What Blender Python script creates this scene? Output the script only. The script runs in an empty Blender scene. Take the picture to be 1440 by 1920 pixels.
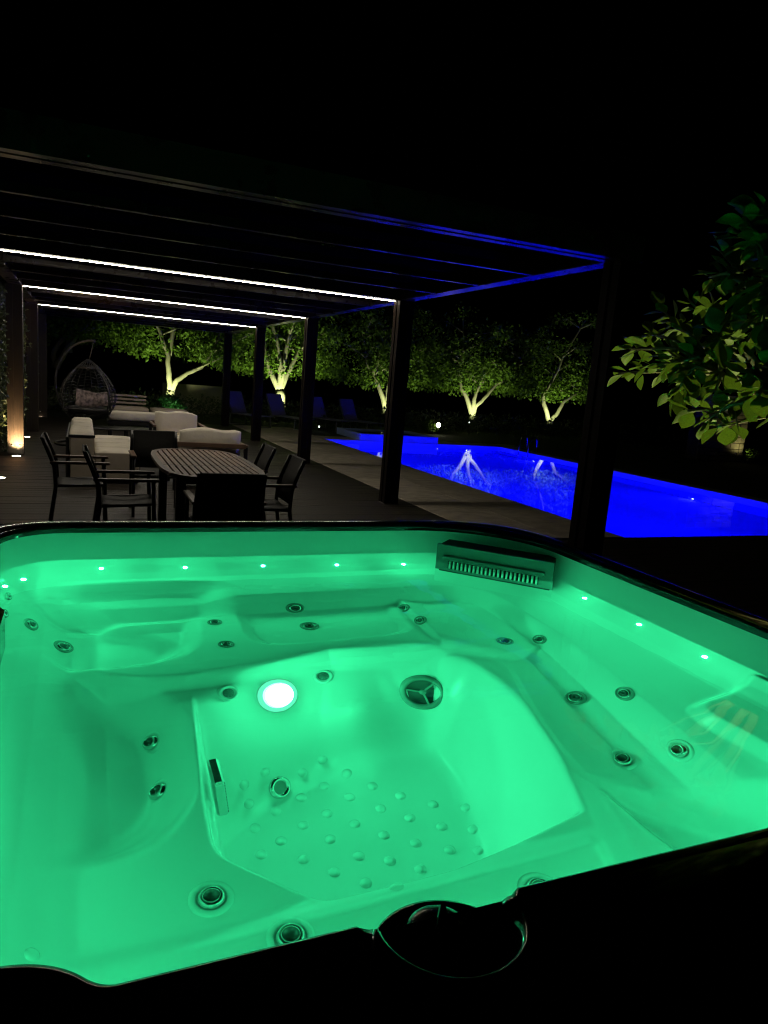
import bpy, math, random
import numpy as np
from mathutils import Vector, Matrix

# ------------------------------------------------------------------ camera, world, exposure
sc = bpy.context.scene
col = sc.collection
FPX, YAW, PITCH, ROLL, CAMZ = 1333.746, 0.4077, -0.178, 0.0801, 1.6
def cam_basis():
    cy, sy = math.cos(YAW), math.sin(YAW); cp, sp = math.cos(PITCH), math.sin(PITCH)
    f = np.array([sy*cp, cy*cp, sp]); r0 = np.array([cy, -sy, 0.0]); u0 = np.cross(r0, f)
    cr, sr = math.cos(ROLL), math.sin(ROLL)
    return cr*r0+sr*u0, -sr*r0+cr*u0, f
RR, UU, FF = cam_basis()
CC = np.array([0, 0, CAMZ])
cd = bpy.data.cameras.new('camera'); cam = bpy.data.objects.new('camera', cd); col.objects.link(cam)
cam.matrix_world = Matrix(((RR[0], UU[0], -FF[0], 0), (RR[1], UU[1], -FF[1], 0), (RR[2], UU[2], -FF[2], CAMZ), (0, 0, 0, 1)))
cd.sensor_fit = 'VERTICAL'; cd.sensor_height = 36.0; cd.lens = FPX/1920*36.0
cd.clip_start = 0.02; cd.clip_end = 500
sc.camera = cam
sc.render.engine = 'CYCLES'
w = bpy.data.worlds.new('World'); sc.world = w; w.use_nodes = True
bg = w.node_tree.nodes['Background']
sky = w.node_tree.nodes.new('ShaderNodeTexSky'); sky.sky_type = 'NISHITA'; sky.sun_disc = False
sky.sun_elevation = math.radians(-8); sky.sun_rotation = math.radians(200)
w.node_tree.links.new(sky.outputs[0], bg.inputs[0]); bg.inputs[1].default_value = 0.004
sc.view_settings.view_transform = 'Standard'; sc.view_settings.look = 'None'
sc.view_settings.exposure = 0.0; sc.view_settings.gamma = 1.0; sc.view_settings.use_curve_mapping = False
cy = sc.cycles
cy.use_denoising = True
cy.max_bounces = 16; cy.diffuse_bounces = 10; cy.glossy_bounces = 6; cy.transmission_bounces = 10; cy.transparent_max_bounces = 8
cy.caustics_refractive = True; cy.caustics_reflective = False; cy.blur_glossy = 0.4
cy.sample_clamp_indirect = 4.0; cy.sample_clamp_direct = 0.0
cy.filter_width = 1.15
cy.use_adaptive_sampling = True; cy.adaptive_threshold = 0.01

def ray(px, py):
    d = FF*FPX + RR*(px-720) + UU*(960-py)
    return d/np.linalg.norm(d)
def aty(px, py, Y):
    d = ray(px, py); return CC + d*Y/d[1]
def atz(px, py, z):
    d = ray(px, py); return CC + d*(z-CAMZ)/d[2]
def at_water(px, py, zw):          # point on a water level and the direction below it
    P = atz(px, py, zw); d = ray(px, py); n = 1/1.333; c = -d[2]
    return P, n*d + np.array([0, 0, n*c-math.sqrt(1-n*n*(1-c*c))])

# ------------------------------------------------------------------ helpers
class MB:
    def __init__(s): s.v = []; s.f = []; s.smooth = []
    def add(s, vs, fs, sm=False):
        o = len(s.v); s.v += [tuple(map(float, p)) for p in vs]
        s.f += [tuple(o+i for i in f) for f in fs]; s.smooth += [sm]*len(fs); return s
    def box(s, x0, x1, y0, y1, z0, z1, b=0.0, M=None):
        if b <= 0:
            vs = [(x, y, z) for z in (z0, z1) for y in (y0, y1) for x in (x0, x1)]
            fs = [(0, 2, 3, 1), (4, 5, 7, 6), (0, 1, 5, 4), (2, 6, 7, 3), (0, 4, 6, 2), (1, 3, 7, 5)]
        else:
            vs = []
            for z in (0, 1):
                for y in (0, 1):
                    for x in (0, 1):
                        X, Y, Z = (x0, x1)[x], (y0, y1)[y], (z0, z1)[z]
                        ix, iy, iz = (b, -b)[x], (b, -b)[y], (b, -b)[z]
                        vs += [(X, Y+iy, Z+iz), (X+ix, Y, Z+iz), (X+ix, Y+iy, Z)]
            def i(x, y, z, k): return (z*4+y*2+x)*3+k
            fs = []
            for k, (a, c) in enumerate(((1, 2), (2, 0), (0, 1))):
                for s1 in (0, 1):
                    q = []
                    for (p, r) in ((0, 0), (1, 0), (1, 1), (0, 1)):
                        t = [0, 0, 0]; t[k] = s1; t[a] = p; t[c] = r; q.append(i(t[0], t[1], t[2], k))
                    fs.append(tuple(q if s1 else q[::-1]))
            for k, (a, c) in enumerate(((1, 2), (2, 0), (0, 1))):
                for p in (0, 1):
                    for r in (0, 1):
                        t0 = [0, 0, 0]; t1 = [0, 0, 0]; t1[k] = 1
                        for t in (t0, t1): t[a] = p; t[c] = r
                        q = (i(*t0, a), i(*t1, a), i(*t1, c), i(*t0, c))
                        fs.append(q)
            for z in (0, 1):
                for y in (0, 1):
                    for x in (0, 1):
                        fs.append((i(x, y, z, 0), i(x, y, z, 1), i(x, y, z, 2)))
        if M is not None: vs = [tuple(M @ Vector(p)) for p in vs]
        return s.add(vs, fs)
    def tube(s, pts, rad, n=8, cap=True):
        pts = [np.array(p, float) for p in pts]
        if not hasattr(rad, '__len__'): rad = [rad]*len(pts)
        vs, fs = [], []; up = None
        for k, p in enumerate(pts):
            t = pts[min(k+1, len(pts)-1)]-pts[max(k-1, 0)]; t = t/(np.linalg.norm(t)+1e-9)
            if up is None:
                a = np.array([0, 0, 1.0]) if abs(t[2]) < .9 else np.array([1.0, 0, 0])
            else: a = up
            u = a-t*(a@t); u /= np.linalg.norm(u)+1e-9; up = u; v = np.cross(t, u)
            for j in range(n):
                an = 2*math.pi*j/n; vs.append(p+rad[k]*(math.cos(an)*u+math.sin(an)*v))
        for k in range(len(pts)-1):
            for j in range(n):
                a, b = k*n+j, k*n+(j+1) % n; fs.append((a, b, b+n, a+n))
        if cap: fs += [tuple(range(n))[::-1], tuple((len(pts)-1)*n+j for j in range(n))]
        return s.add(vs, fs, True)
    def lathe(s, prof, n=24, M=None):       # prof: (r, z) list, axis z
        vs, fs = [], []
        for (r, z) in prof:
            for j in range(n):
                a = 2*math.pi*j/n; vs.append((r*math.cos(a), r*math.sin(a), z))
        for k in range(len(prof)-1):
            for j in range(n):
                a, b = k*n+j, k*n+(j+1) % n; fs.append((a, b, b+n, a+n))
        if M is not None: vs = [tuple(M @ Vector(p)) for p in vs]
        return s.add(vs, fs, True)
    def mesh(s, name, mat=None):
        me = bpy.data.meshes.new(name); me.from_pydata(s.v, [], s.f)
        me.polygons.foreach_set('use_smooth', s.smooth)
        if mat: me.materials.append(mat)
        me.update(); return me
    def build(s, name, mat=None, parent=None, **kw):
        return obj(name, s.mesh(name, mat), parent, **kw)
def obj(name, me, parent=None, label=None, cat=None, group=None, kind=None, loc=None):
    o = bpy.data.objects.new(name, me); col.objects.link(o)
    if parent: o.parent = parent
    if loc is not None: o.location = loc
    return tag(o, label, cat, group, kind)
def tag(o, label=None, cat=None, group=None, kind=None):
    if label: o['label'] = label
    if cat: o['category'] = cat
    if group: o['group'] = group
    if kind: o['kind'] = kind
    return o
def empty(name, loc=(0, 0, 0), rz=0, label=None, cat=None, group=None):
    o = bpy.data.objects.new(name, None); col.objects.link(o); o.location = loc; o.rotation_euler.z = rz
    o.empty_display_size = .1
    return tag(o, label, cat, group)
def copy_tree(o, parent=None, label=None):
    c = o.copy(); col.objects.link(c)
    if parent: c.parent = parent
    if label: c['label'] = label
    for ch in [k for k in bpy.data.objects if k.parent == o]: copy_tree(ch, c)
    return c
def np_mesh(name, V, F, mat, smooth=True):
    me = bpy.data.meshes.new(name); V = np.asarray(V, np.float32); F = np.asarray(F, np.int32)
    me.vertices.add(len(V)); me.vertices.foreach_set('co', V.ravel())
    k = F.shape[1]; me.loops.add(F.size); me.loops.foreach_set('vertex_index', F.ravel())
    me.polygons.add(len(F)); me.polygons.foreach_set('loop_start', np.arange(len(F), dtype=np.int32)*k)
    me.polygons.foreach_set('use_smooth', np.full(len(F), smooth))
    me.materials.append(mat); me.update(calc_edges=True); me.validate(); return me

# ------------------------------------------------------------------ materials
def mat(name, c, rough=.5, metal=0, spec=.5, var=.15, scale=8, bump=0, bscale=40, obrand=0, coat=0, stretch=None, c2=None, trans=0):
    m = bpy.data.materials.new(name); m.use_nodes = True; nt = m.node_tree; n = nt.nodes; l = nt.links
    b = n['Principled BSDF']; b.inputs['Roughness'].default_value = rough; b.inputs['Metallic'].default_value = metal
    b.inputs['Specular IOR Level'].default_value = spec; b.inputs['Coat Weight'].default_value = coat
    b.inputs['Coat Roughness'].default_value = .05
    tc = n.new('ShaderNodeTexCoord'); mp = n.new('ShaderNodeMapping'); l.new(tc.outputs['Object'], mp.inputs[0])
    if stretch: mp.inputs['Scale'].default_value = stretch
    no = n.new('ShaderNodeTexNoise'); no.inputs['Scale'].default_value = scale; no.inputs['Detail'].default_value = 6
    l.new(mp.outputs[0], no.inputs['Vector'])
    r = n.new('ShaderNodeValToRGB'); r.color_ramp.elements[0].position = .3; r.color_ramp.elements[1].position = .7
    a = [max(0, x*(1-var)) for x in c]; d = [min(1, x*(1+var)) for x in (c2 or c)]
    r.color_ramp.elements[0].color = (*a, 1); r.color_ramp.elements[1].color = (*d, 1)
    l.new(no.outputs['Fac'], r.inputs[0]); out = r.outputs[0]
    if obrand:
        oi = n.new('ShaderNodeObjectInfo'); hs = n.new('ShaderNodeHueSaturation')
        mr = n.new('ShaderNodeMapRange'); mr.inputs[3].default_value = 1-obrand; mr.inputs[4].default_value = 1+obrand
        l.new(oi.outputs['Random'], mr.inputs[0]); l.new(mr.outputs[0], hs.inputs['Value']); l.new(out, hs.inputs['Color']); out = hs.outputs[0]
        ad = n.new('ShaderNodeVectorMath'); ad.operation = 'ADD'; sc_ = n.new('ShaderNodeVectorMath'); sc_.operation = 'SCALE'; sc_.inputs['Scale'].default_value = 40
        l.new(oi.outputs['Random'], sc_.inputs[0]); l.new(tc.outputs['Object'], ad.inputs[0]); l.new(sc_.outputs[0], ad.inputs[1]); l.new(ad.outputs[0], mp.inputs[0])
    l.new(out, b.inputs['Base Color'])
    rr = n.new('ShaderNodeMapRange'); rr.inputs[3].default_value = max(0, rough*.85); rr.inputs[4].default_value = min(1, rough*1.15)
    l.new(no.outputs['Fac'], rr.inputs[0]); l.new(rr.outputs[0], b.inputs['Roughness'])
    if bump:
        nb = n.new('ShaderNodeTexNoise'); nb.inputs['Scale'].default_value = bscale; nb.inputs['Detail'].default_value = 5; l.new(mp.outputs[0], nb.inputs['Vector'])
        bp = n.new('ShaderNodeBump'); bp.inputs['Strength'].default_value = bump; bp.inputs['Distance'].default_value = .01
        l.new(nb.outputs['Fac'], bp.inputs['Height']); l.new(bp.outputs[0], b.inputs['Normal'])
    if trans:
        tr = n.new('ShaderNodeBsdfTranslucent'); l.new(out, tr.inputs[0]); mx = n.new('ShaderNodeMixShader'); mx.inputs[0].default_value = trans
        l.new(b.outputs[0], mx.inputs[1]); l.new(tr.outputs[0], mx.inputs[2]); l.new(mx.outputs[0], n['Material Output'].inputs[0])
    return m
def emit(name, c, s):
    m = bpy.data.materials.new(name); m.use_nodes = True; n = m.node_tree.nodes; n.remove(n['Principled BSDF'])
    e = n.new('ShaderNodeEmission'); e.inputs[0].default_value = (*c, 1); e.inputs[1].default_value = s
    m.node_tree.links.new(e.outputs[0], n['Material Output'].inputs[0]); return m
def water_mat(name, bump, scale, tint=(1, 1, 1), rgh=0):
    m = bpy.data.materials.new(name); m.use_nodes = True; nt = m.node_tree; n = nt.nodes; n.remove(n['Principled BSDF'])
    g = n.new('ShaderNodeBsdfGlass'); g.inputs['IOR'].default_value = 1.333; g.inputs['Roughness'].default_value = rgh; g.inputs[0].default_value = (*tint, 1)
    tc = n.new('ShaderNodeTexCoord'); no = n.new('ShaderNodeTexNoise'); no.inputs['Scale'].default_value = scale; no.inputs['Detail'].default_value = 2
    bp = n.new('ShaderNodeBump'); bp.inputs['Strength'].default_value = bump; bp.inputs['Distance'].default_value = .01
    nt.links.new(tc.outputs['Object'], no.inputs['Vector']); nt.links.new(no.outputs['Fac'], bp.inputs['Height']); nt.links.new(bp.outputs[0], g.inputs['Normal'])
    nt.links.new(g.outputs[0], n['Material Output'].inputs[0]); return m

M = {}
M['acrylic'] = mat('tub_acrylic', (.71, .74, .72), .12, var=.02, scale=3, spec=.5)
M['rim'] = mat('rim_black_acrylic', (.006, .006, .006), .09, var=.2, scale=20, spec=.6)
M['knob'] = mat('knob_plastic', (.03, .03, .03), .18, var=.1, spec=.6)
M['jet_grey'] = mat('jet_grey_plastic', (.22, .25, .23), .25, var=.1)
M['jet_dark'] = mat('jet_dark_plastic', (.055, .065, .06), .3, var=.1)
M['chrome'] = mat('jet_chrome', (.72, .74, .73), .12, metal=1, var=.05)
M['panel'] = mat('skimmer_plastic', (.13, .145, .14), .3, var=.06, scale=5)
M['slat'] = mat('skimmer_slat_plastic', (.62, .66, .62), .3, var=.05)
M['black'] = mat('black_void_plastic', (.01, .01, .01), .4)
M['cabinet'] = mat('tub_cabinet_board', (.035, .025, .02), .5, var=.3, scale=6, stretch=(1, 1, 12), obrand=.15)
M['bronze'] = mat('dark_bronze_aluminium', (.035, .024, .017), .28, metal=0, var=.15, scale=5, spec=.5)
M['bronze_post'] = mat('dark_bronze_post', (.010, .0065, .0045), .6, var=.15, scale=5, spec=.05)
M['postwood'] = mat('brown_post_cladding', (.019, .0095, .0045), .5, var=.3, scale=4, stretch=(14, 14, 1), bump=.2, bscale=30)
M['fabric_roof'] = mat('dark_roof_fabric', (.006, .005, .005), 1.0, spec=0, var=.2)
M['deck'] = mat('dark_deck_board', (.017, .0115, .0075), .5, var=.45, scale=3, stretch=(1, 16, 16), bump=.3, bscale=60, obrand=.3)
M['paving'] = mat('paving_stone', (.37, .33, .26), .7, var=.25, scale=5, bump=.25, bscale=50, obrand=.12, stretch=(1, 1.6, 1))
M['ground'] = mat('dark_lawn_soil', (.012, .016, .008), .95, var=.5, scale=3, bump=.6, bscale=30)
M['tile'] = mat('pool_tile', (.30, .42, .80), .4, var=.06, scale=2)
M['coping'] = mat('pool_coping', (.22, .19, .15), .6, var=.2, scale=9)
M['teak'] = mat('weathered_teak', (.24, .125, .07), .5, var=.35, scale=5, stretch=(14, 1, 14), obrand=.25)
M['teakrim'] = mat('weathered_teak_frame', (.14, .085, .055), .5, var=.25, scale=6)
M['armwood'] = mat('armrest_wood', (.20, .12, .08), .4, var=.25, scale=6)
M['frame'] = mat('charcoal_powder_coat', (.012, .012, .013), .35, var=.2)
M['sling'] = mat('charcoal_sling_fabric', (.035, .034, .030), .7, var=.2, scale=40, bump=.3, bscale=300)
M['cream'] = mat('cream_cushion_fabric', (.86, .79, .66), .85, var=.08, scale=6, bump=.7, bscale=8)
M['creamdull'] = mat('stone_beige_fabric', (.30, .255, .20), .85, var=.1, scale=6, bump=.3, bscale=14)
M['lounger'] = mat('pool_blue_tinted_mesh', (.16, .16, .32), .7, var=.1, scale=30)  # blue tint stands in for the pool's light on the fabric
M['lframe'] = mat('grey_lounger_frame', (.16, .16, .18), .4, var=.1)
M['rattan'] = mat('dark_rattan', (.032, .03, .028), .45, var=.3, scale=20)
M['bark'] = mat('pale_bark', (.11, .106, .072), .9, var=.35, scale=6, bump=.8, bscale=14, stretch=(1, 1, .4))
M['leaf'] = mat('tree_leaf', (.062, .12, .012), .6, spec=.15, var=.35, scale=2, trans=.3)
M['leaf2'] = mat('hedge_leaf', (.085, .115, .05), .45, var=.4, scale=3, trans=.2)
M['leafbig'] = mat('glossy_big_leaf', (.06, .095, .010), .48, spec=.12, var=.25, scale=18, obrand=.35, trans=.35)
M['twig'] = mat('pale_twig', (.11, .09, .055), .7, var=.25, scale=20, bump=.3, bscale=60)
M['stone'] = mat('cut_limestone', (.36, .31, .21), .85, var=.25, scale=6, bump=.7, bscale=16, obrand=.25)
M['mortar'] = mat('dark_mortar', (.05, .045, .035), .95)
M['steel'] = mat('polished_steel', (.6, .6, .62), .15, metal=1, var=.05)
M['plaster'] = mat('pale_plaster', (.35, .31, .24), .85, var=.15, scale=3)
M['shrub'] = mat('shrub_leaf', (.03, .11, .025), .4, var=.3, scale=6, trans=.25)
M['print'] = mat('patterned_pillow', (.10, .08, .075), .8, var=.75, scale=14, c2=(.26, .2, .19))
M['led'] = emit('warm_white_led', (1, .90, .72), 80)
M['lamp_green'] = emit('tub_lamp_light', (.040, 1, .39), 600)
M['lamp_halo'] = emit('lamp_halo_glow', (.12, 1, .55), 1.15)  # glow on the collar stands in for the halo around the lamp
M['lamp_halo_edge'] = emit('lamp_halo_edge_glow', (.42, 1, .95), 2.0)  # cyan ring paints the inner edge of the lamp halo
M['dot'] = emit('waterline_led', (.036, 1, .37), 1380)
M['uplight'] = emit('warm_uplight_lens', (1, .86, .60), 20)
M['globe'] = emit('garden_globe_light', (1, .92, .62), 14)
M['faint'] = emit('leaf_sparkle_glow', (.85, 1, .9), 3)  # glowing globes added for the sparkle of lit leaves
M['gobo'] = emit('green_garden_lens', (.25, 1, .30), 6)
M['pool_lamp'] = emit('blue_pool_lamp', (0.0, .0, 1), 4500)
M['pool_glare'] = emit('pool_lamp_glare', (.8, .85, 1), 12)  # white spot painted for the overexposed centre of the blue lamp
M['tubwater'] = water_mat('tub_water', .10, 4.0)
M['poolwater'] = water_mat('pool_water', .012, .9, rgh=.02)

# ------------------------------------------------------------------ ground, deck, paving, pool
MB().add([(-200, -200, -.35), (200, -200, -.35), (200, 5.9, -.35), (-200, 5.9, -.35)], [(0, 1, 2, 3)]).add(
    [(-200, 19.2, -.02), (200, 19.2, -.02), (200, 220, -.02), (-200, 220, -.02)], [(0, 1, 2, 3)]).add(
    [(12.2, 5.9, -.02), (200, 5.9, -.02), (200, 19.2, -.02), (12.2, 19.2, -.02)], [(0, 1, 2, 3)]).add(
    [(-200, 5.9, -.12), (5.9, 5.9, -.12), (5.9, 19.2, -.12), (-200, 19.2, -.12)], [(0, 1, 2, 3)]).build('ground', M['ground'], kind='structure')
random.seed(3)
deck = empty('deck'); deck['kind'] = 'structure'
PW = .145
pl_a = MB().box(-2.9, 2.9, -PW/2+.003, PW/2-.003, -.03, 0, .003).mesh('plank', M['deck'])
pl_b = MB().box(-7.1, 7.1, -PW/2+.003, PW/2-.003, -.03, 0, .003).mesh('plank', M['deck'])
y = -1.0
while y < 21.6:
    front = y+PW < 6.55
    obj('plank', pl_b if front else pl_a, deck, loc=(5.5 if front else 1.285, y+PW/2, random.uniform(-.0015, .0015)))
    y += PW
pav = empty('paving'); pav['kind'] = 'structure'
sl = MB().box(-.46, .46, -.445, .445, -.05, .004, .004).mesh('slab', M['paving'])
y = 6.62+.45
while y < 21.5:
    for x in (4.655, 5.583): obj('slab', sl, pav, loc=(x, y, random.uniform(-.001, .001)))
    y += .9
for x in np.arange(6.5, 12.2, .93):
    obj('slab', sl, pav, loc=(float(x)+.02, 18.95, 0))
cs = MB().box(-.2, .2, -.445, .445, -.05, .004, .004).mesh('coping_stone', M['paving'])
for y in np.arange(7.0, 18.4, .9): obj('coping_stone', cs, pav, loc=(11.82, float(y), 0))
PX0, PX1, PY0, PY1, PD, PWZ = 6.05, 11.61, 6.62, 18.48, -1.55, -.06
pb = MB()
pb.add([(PX0, PY0, PD), (PX1, PY0, PD), (PX1, PY1, PD), (PX0, PY1, PD), (PX0, PY0, -.0), (PX1, PY0, -.0), (PX1, PY1, -.0), (PX0, PY1, -.0)],
       [(0, 1, 2, 3), (0, 4, 5, 1), (1, 5, 6, 2), (2, 6, 7, 3), (3, 7, 4, 0)])
pb.build('pool_basin', M['tile'], kind='structure')
N = 60
MB().add([(PX0, PY0, PWZ), (PX1, PY0, PWZ), (PX1, PY1, PWZ), (PX0, PY1, PWZ)], [(0, 1, 2, 3)]).build('pool_water', M['poolwater'], kind='structure')
def disc(r, z=0, n=20): return MB().add([(r*math.cos(2*math.pi*i/n), r*math.sin(2*math.pi*i/n), z) for i in range(n)], [tuple(range(n))])
def facing(p, nrm, spin=0):
    q = Vector(nrm).to_track_quat('Z', 'Y'); return Matrix.Translation(Vector(p)) @ q.to_matrix().to_4x4() @ Matrix.Rotation(spin, 4, 'Z')
lens_m = disc(.11, .012).mesh('lens', M['pool_lamp']); glare_m = disc(.035, .016).mesh('core', M['pool_glare'])
ring_m = MB().lathe([(.11, .0), (.11, .02), (.13, .02), (.135, 0)], 20).mesh('pool_lamp', M['steel'])
def pool_lamp(P, nrm, label):
    o = obj('pool_lamp', ring_m, label=label, cat='pool light', group='lights under the pool water'); o.matrix_world = facing(P, nrm)
    obj('lens', lens_m, o); obj('core', glare_m, o)
def wall_hit(px, py, x):
    P, t = at_water(px, py, PWZ); return P + t*((x-P[0])/t[0])
for (q, lab) in (((1300, 936), 'pool light glinting under water at the right hand end'), ((1001, 868), 'pool light glinting under water below the ladder rails')):
    P = wall_hit(*q, PX1-.004); P[2] = max(P[2], PD+.15)
    pool_lamp(P, (-1, 0, 0), lab)
for yy_, nm_ in ((8.2, 'nearest the tub'), (12.2, 'half way along'), (16.2, 'farthest from the tub')): pool_lamp((PX0+.004, yy_, -.75), (1, 0, 0), 'pool light set in the pool wall below the paving, '+nm_)

# pool ladder rails
lad = empty('pool_ladder', (11.75, 17.13, 0), label='pair of steel pool ladder rails at the far pool edge', cat='ladder')
for dy in (-.24, .24):
    MB().tube([(0.08, dy, 0), (.08, dy, .30), (.05, dy, .40), (-.03, dy, .44), (-.12, dy, .40), (-.19, dy, .25), (-.2, dy, -.6)], .019, 10).build('rail', M['steel'], lad)
for zz in (-.25, -.5): MB().box(-.23, -.16, -.24, .24, zz, zz+.03, .004).build('step', M['steel'], lad)

# raised basin beyond the far pool end
rp = empty('raised_basin', (8.3, 19.5, 0), label='raised rectangular basin behind the far end of the blue pool', cat='raised pool')
MB().box(-1.22, 1.22, -1.0, -.88, -.0, .19, .006).build('front_wall', M['tile'], rp)
MB().box(1.10, 1.22, -.875, 1.0, -.0, .19, .006).build('side_wall', M['tile'], rp)
MB().box(-1.22, -1.10, -.875, 1.0, -.0, .19, .006).build('side_wall', M['tile'], rp)
MB().box(-1.095, 1.095, .88, 1.0, -.0, .19, .006).build('rear_wall', M['tile'], rp)
MB().box(-1.095, 1.095, -.875, .875, 0, .15).build('water_surface', M['rim'], rp)

# ------------------------------------------------------------------ pergola
X0, X1, H, PT = -.88, 3.7536, 2.6665, .20
YS = [4.7553+4.1532*i for i in range(5)]
perg = empty('pergola', (1.44, 13, 0), label='long dark bronze pergola with LED lit beams over the deck', cat='pergola')
OFF = Vector((1.44, 13, 0))
def P_(mb): mb.v = [(a-OFF.x, b-OFF.y, c-OFF.z) for a, b, c in mb.v]; return mb
def grooved_post(x0, x1, y0, y1, z0, z1):
    m = MB(); gx, gy, dp = (x1-x0)*.09, (y1-y0)*.09, .012
    mx, my = (x0+x1)/2, (y0+y1)/2
    ring = [(x0, y0), (mx-gx, y0), (mx-gx, y0+dp), (mx+gx, y0+dp), (mx+gx, y0), (x1, y0), (x1, my-gy), (x1-dp, my-gy), (x1-dp, my+gy), (x1, my+gy),
            (x1, y1), (mx+gx, y1), (mx+gx, y1-dp), (mx-gx, y1-dp), (mx-gx, y1), (x0, y1), (x0, my+gy), (x0+dp, my+gy), (x0+dp, my-gy), (x0, my-gy)]
    n = len(ring)
    m.add([(a, b, z0) for a, b in ring]+[(a, b, z1) for a, b in ring], [(i, (i+1) % n, (i+1) % n+n, i+n) for i in range(n)]+[tuple(range(n))[::-1], tuple(range(n, 2*n))])
    return m
for i, yb in enumerate(YS):
    p = P_(grooved_post(X1, X1+PT, yb-PT, yb, 0, H)).build('post', M['bronze_post'], perg)
    P_(MB().box(X1-.01, X1+PT+.01, yb-PT-.01, yb+.01, 0.002, .012, .003)).build('base_plate', M['bronze'], p)
    p = P_(grooved_post(X0-.23, X0, yb-PT-.03, yb, 0, H)).build('post', M['postwood'], perg)
    if i in (2, 4):
        for dx in (-.17, -.06):
            P_(MB().lathe([(.0, .012), (.012, .011), (.016, 0)], 10, facing((X0+dx, yb-PT-.031, .16), (0, -1, 0)))).build('bolt', M['chrome'], p)
def grooved_beam_x(xa, xb, y0, y1, z0, z1):       # two flanges with a recess between
    m = MB(); a = y0+(y1-y0)*.40; b = y0+(y1-y0)*.60
    ring = [(y0, z0), (a, z0), (a, z0+.018), (b, z0+.018), (b, z0), (y1, z0), (y1, z1), (y0, z1)]
    n = len(ring)
    m.add([(xa, p, q) for p, q in ring]+[(xb, p, q) for p, q in ring], [(i, i+n, (i+1) % n+n, (i+1) % n) for i in range(n)]+[tuple(range(n)), tuple(range(n, 2*n))[::-1]])
    return m
for i, yb in enumerate(YS):
    xa, xb = (X0-.235, X1+PT+.005)
    P_(grooved_beam_x(xa, xb, yb-PT, yb, H+.001, H+.2)).build('cross_beam', M['bronze'], perg)
    if i < 4:
        for (a, b) in ((X1+.002, X1+PT-.03), (X0-.2, X0-.002)):
            P_(MB().box(a, b, yb+.003, YS[i+1]-PT-.003, H+.002, H+.19, .006)).build('side_beam', M['bronze'], perg)
        for k in (1, 2, 3):
            yr = yb+(YS[i+1]-PT-yb)*k/4
            P_(MB().box(X0+.002, X1-.002, yr-.03, yr+.03, H+.004, H+.075, .006)).build('rafter', M['bronze'], perg)
        # folded roof fabric between the rafters
        for k in range(4):
            ya = yb+(YS[i+1]-PT-yb)*k/4+.035; yc = yb+(YS[i+1]-PT-yb)*(k+1)/4-.035
            nn = 14; vs = []; fs = []
            for j in range(nn+1):
                t = j/nn; zz = H+.165-.025*math.sin(math.pi*t)
                vs += [(X0+.01, ya+(yc-ya)*t, zz), (X1-.01, ya+(yc-ya)*t, zz)]
            for j in range(nn): fs.append((2*j, 2*j+1, 2*j+3, 2*j+2))
            P_(MB().add(vs, fs, True)).build('roof_fabric', M['fabric_roof'], perg)
    if i in (1, 2, 3):
        P_(MB().box(X0+.01, X1-.01, yb-.042, yb-.021, H-.0025, H+.0005)).build('led_strip', M['led'], perg)

# ------------------------------------------------------------------ hot tub
def rounded_outline(x0, x1, y0, y1, rs, n=28, m=30):
    pts = []
    for (cx, cy, r, a0) in ((x1-rs[1], y1-rs[1], rs[1], 0), (x0+rs[0], y1-rs[0], rs[0], 90), (x0+rs[3], y0+rs[3], rs[3], 180), (x1-rs[2], y0+rs[2], rs[2], 270)):
        for k in range(n+1):
            a = math.radians(a0+90*k/n); pts.append((cx+r*math.cos(a), cy+r*math.sin(a)))
    return np.array(pts)
OUT = rounded_outline(-.245, 1.655, .592, 2.565, (.20, .42, .35, .22))
TC = np.array([.70, 1.58])
CUPS = [(.362, .573, .082, .078), (-.075, .560, .10, .090)]
def poly_sd(P, poly):       # positive inside
    d = np.full(len(P), 1e9); inside = np.zeros(len(P), bool)
    for i in range(len(poly)):
        a, b = poly[i], poly[(i+1) % len(poly)]; e = b-a
        L = (e@e)
        if L < 1e-14: continue
        t = np.clip(((P-a)@e)/L, 0, 1); q = a+t[:, None]*e
        d = np.minimum(d, np.hypot(*(P-q).T))
        c = ((a[1] > P[:, 1]) != (b[1] > P[:, 1])) & (P[:, 0] < (b[0]-a[0])*(P[:, 1]-a[1])/((b[1]-a[1]) if abs(b[1]-a[1]) > 1e-12 else 1e-12)+a[0])
        inside ^= c
    return np.where(inside, d, -d)
FW = np.array([(.246, 1.775), (.496, 1.920), (.676, 1.975), (.943, 1.970), (1.066, 1.922), (1.122, 1.826), (1.143, 1.700), (1.137, 1.518), (1.084, 1.299), (1.011, 1.117), (.975, 1.040), (.79, 1.046), (.655, 1.038), (.547, 1.030), (.463, 1.014), (.396, 1.066), (.345, 1.118), (.289, 1.172), (.246, 1.225), (.233, 1.275), (.232, 1.312), (.237, 1.369), (.239, 1.498)])
FSL = [1.5, 1.40, 1.40, 1.5, 1.7, 1.9, 2.2, 2.2, 2.4, 4]+[7]*14
def ss(x, a, b):
    t = np.clip((x-a)/(b-a), 0, 1); return t*t*(3-2*t)
def smax(a, b, k):
    h = np.clip(.5+.5*(a-b)/k, 0, 1); return b*(1-h)+a*h+k*h*(1-h)
def bucket(P, cx, cy, rx, ry, depth, p=2.6, soft=.55):
    q = (np.abs((P[:, 0]-cx)/rx)**p+np.abs((P[:, 1]-cy)/ry)**p)**(1/p)
    return depth*(1-ss(q, soft, 1.08))
ZS = .50
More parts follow.
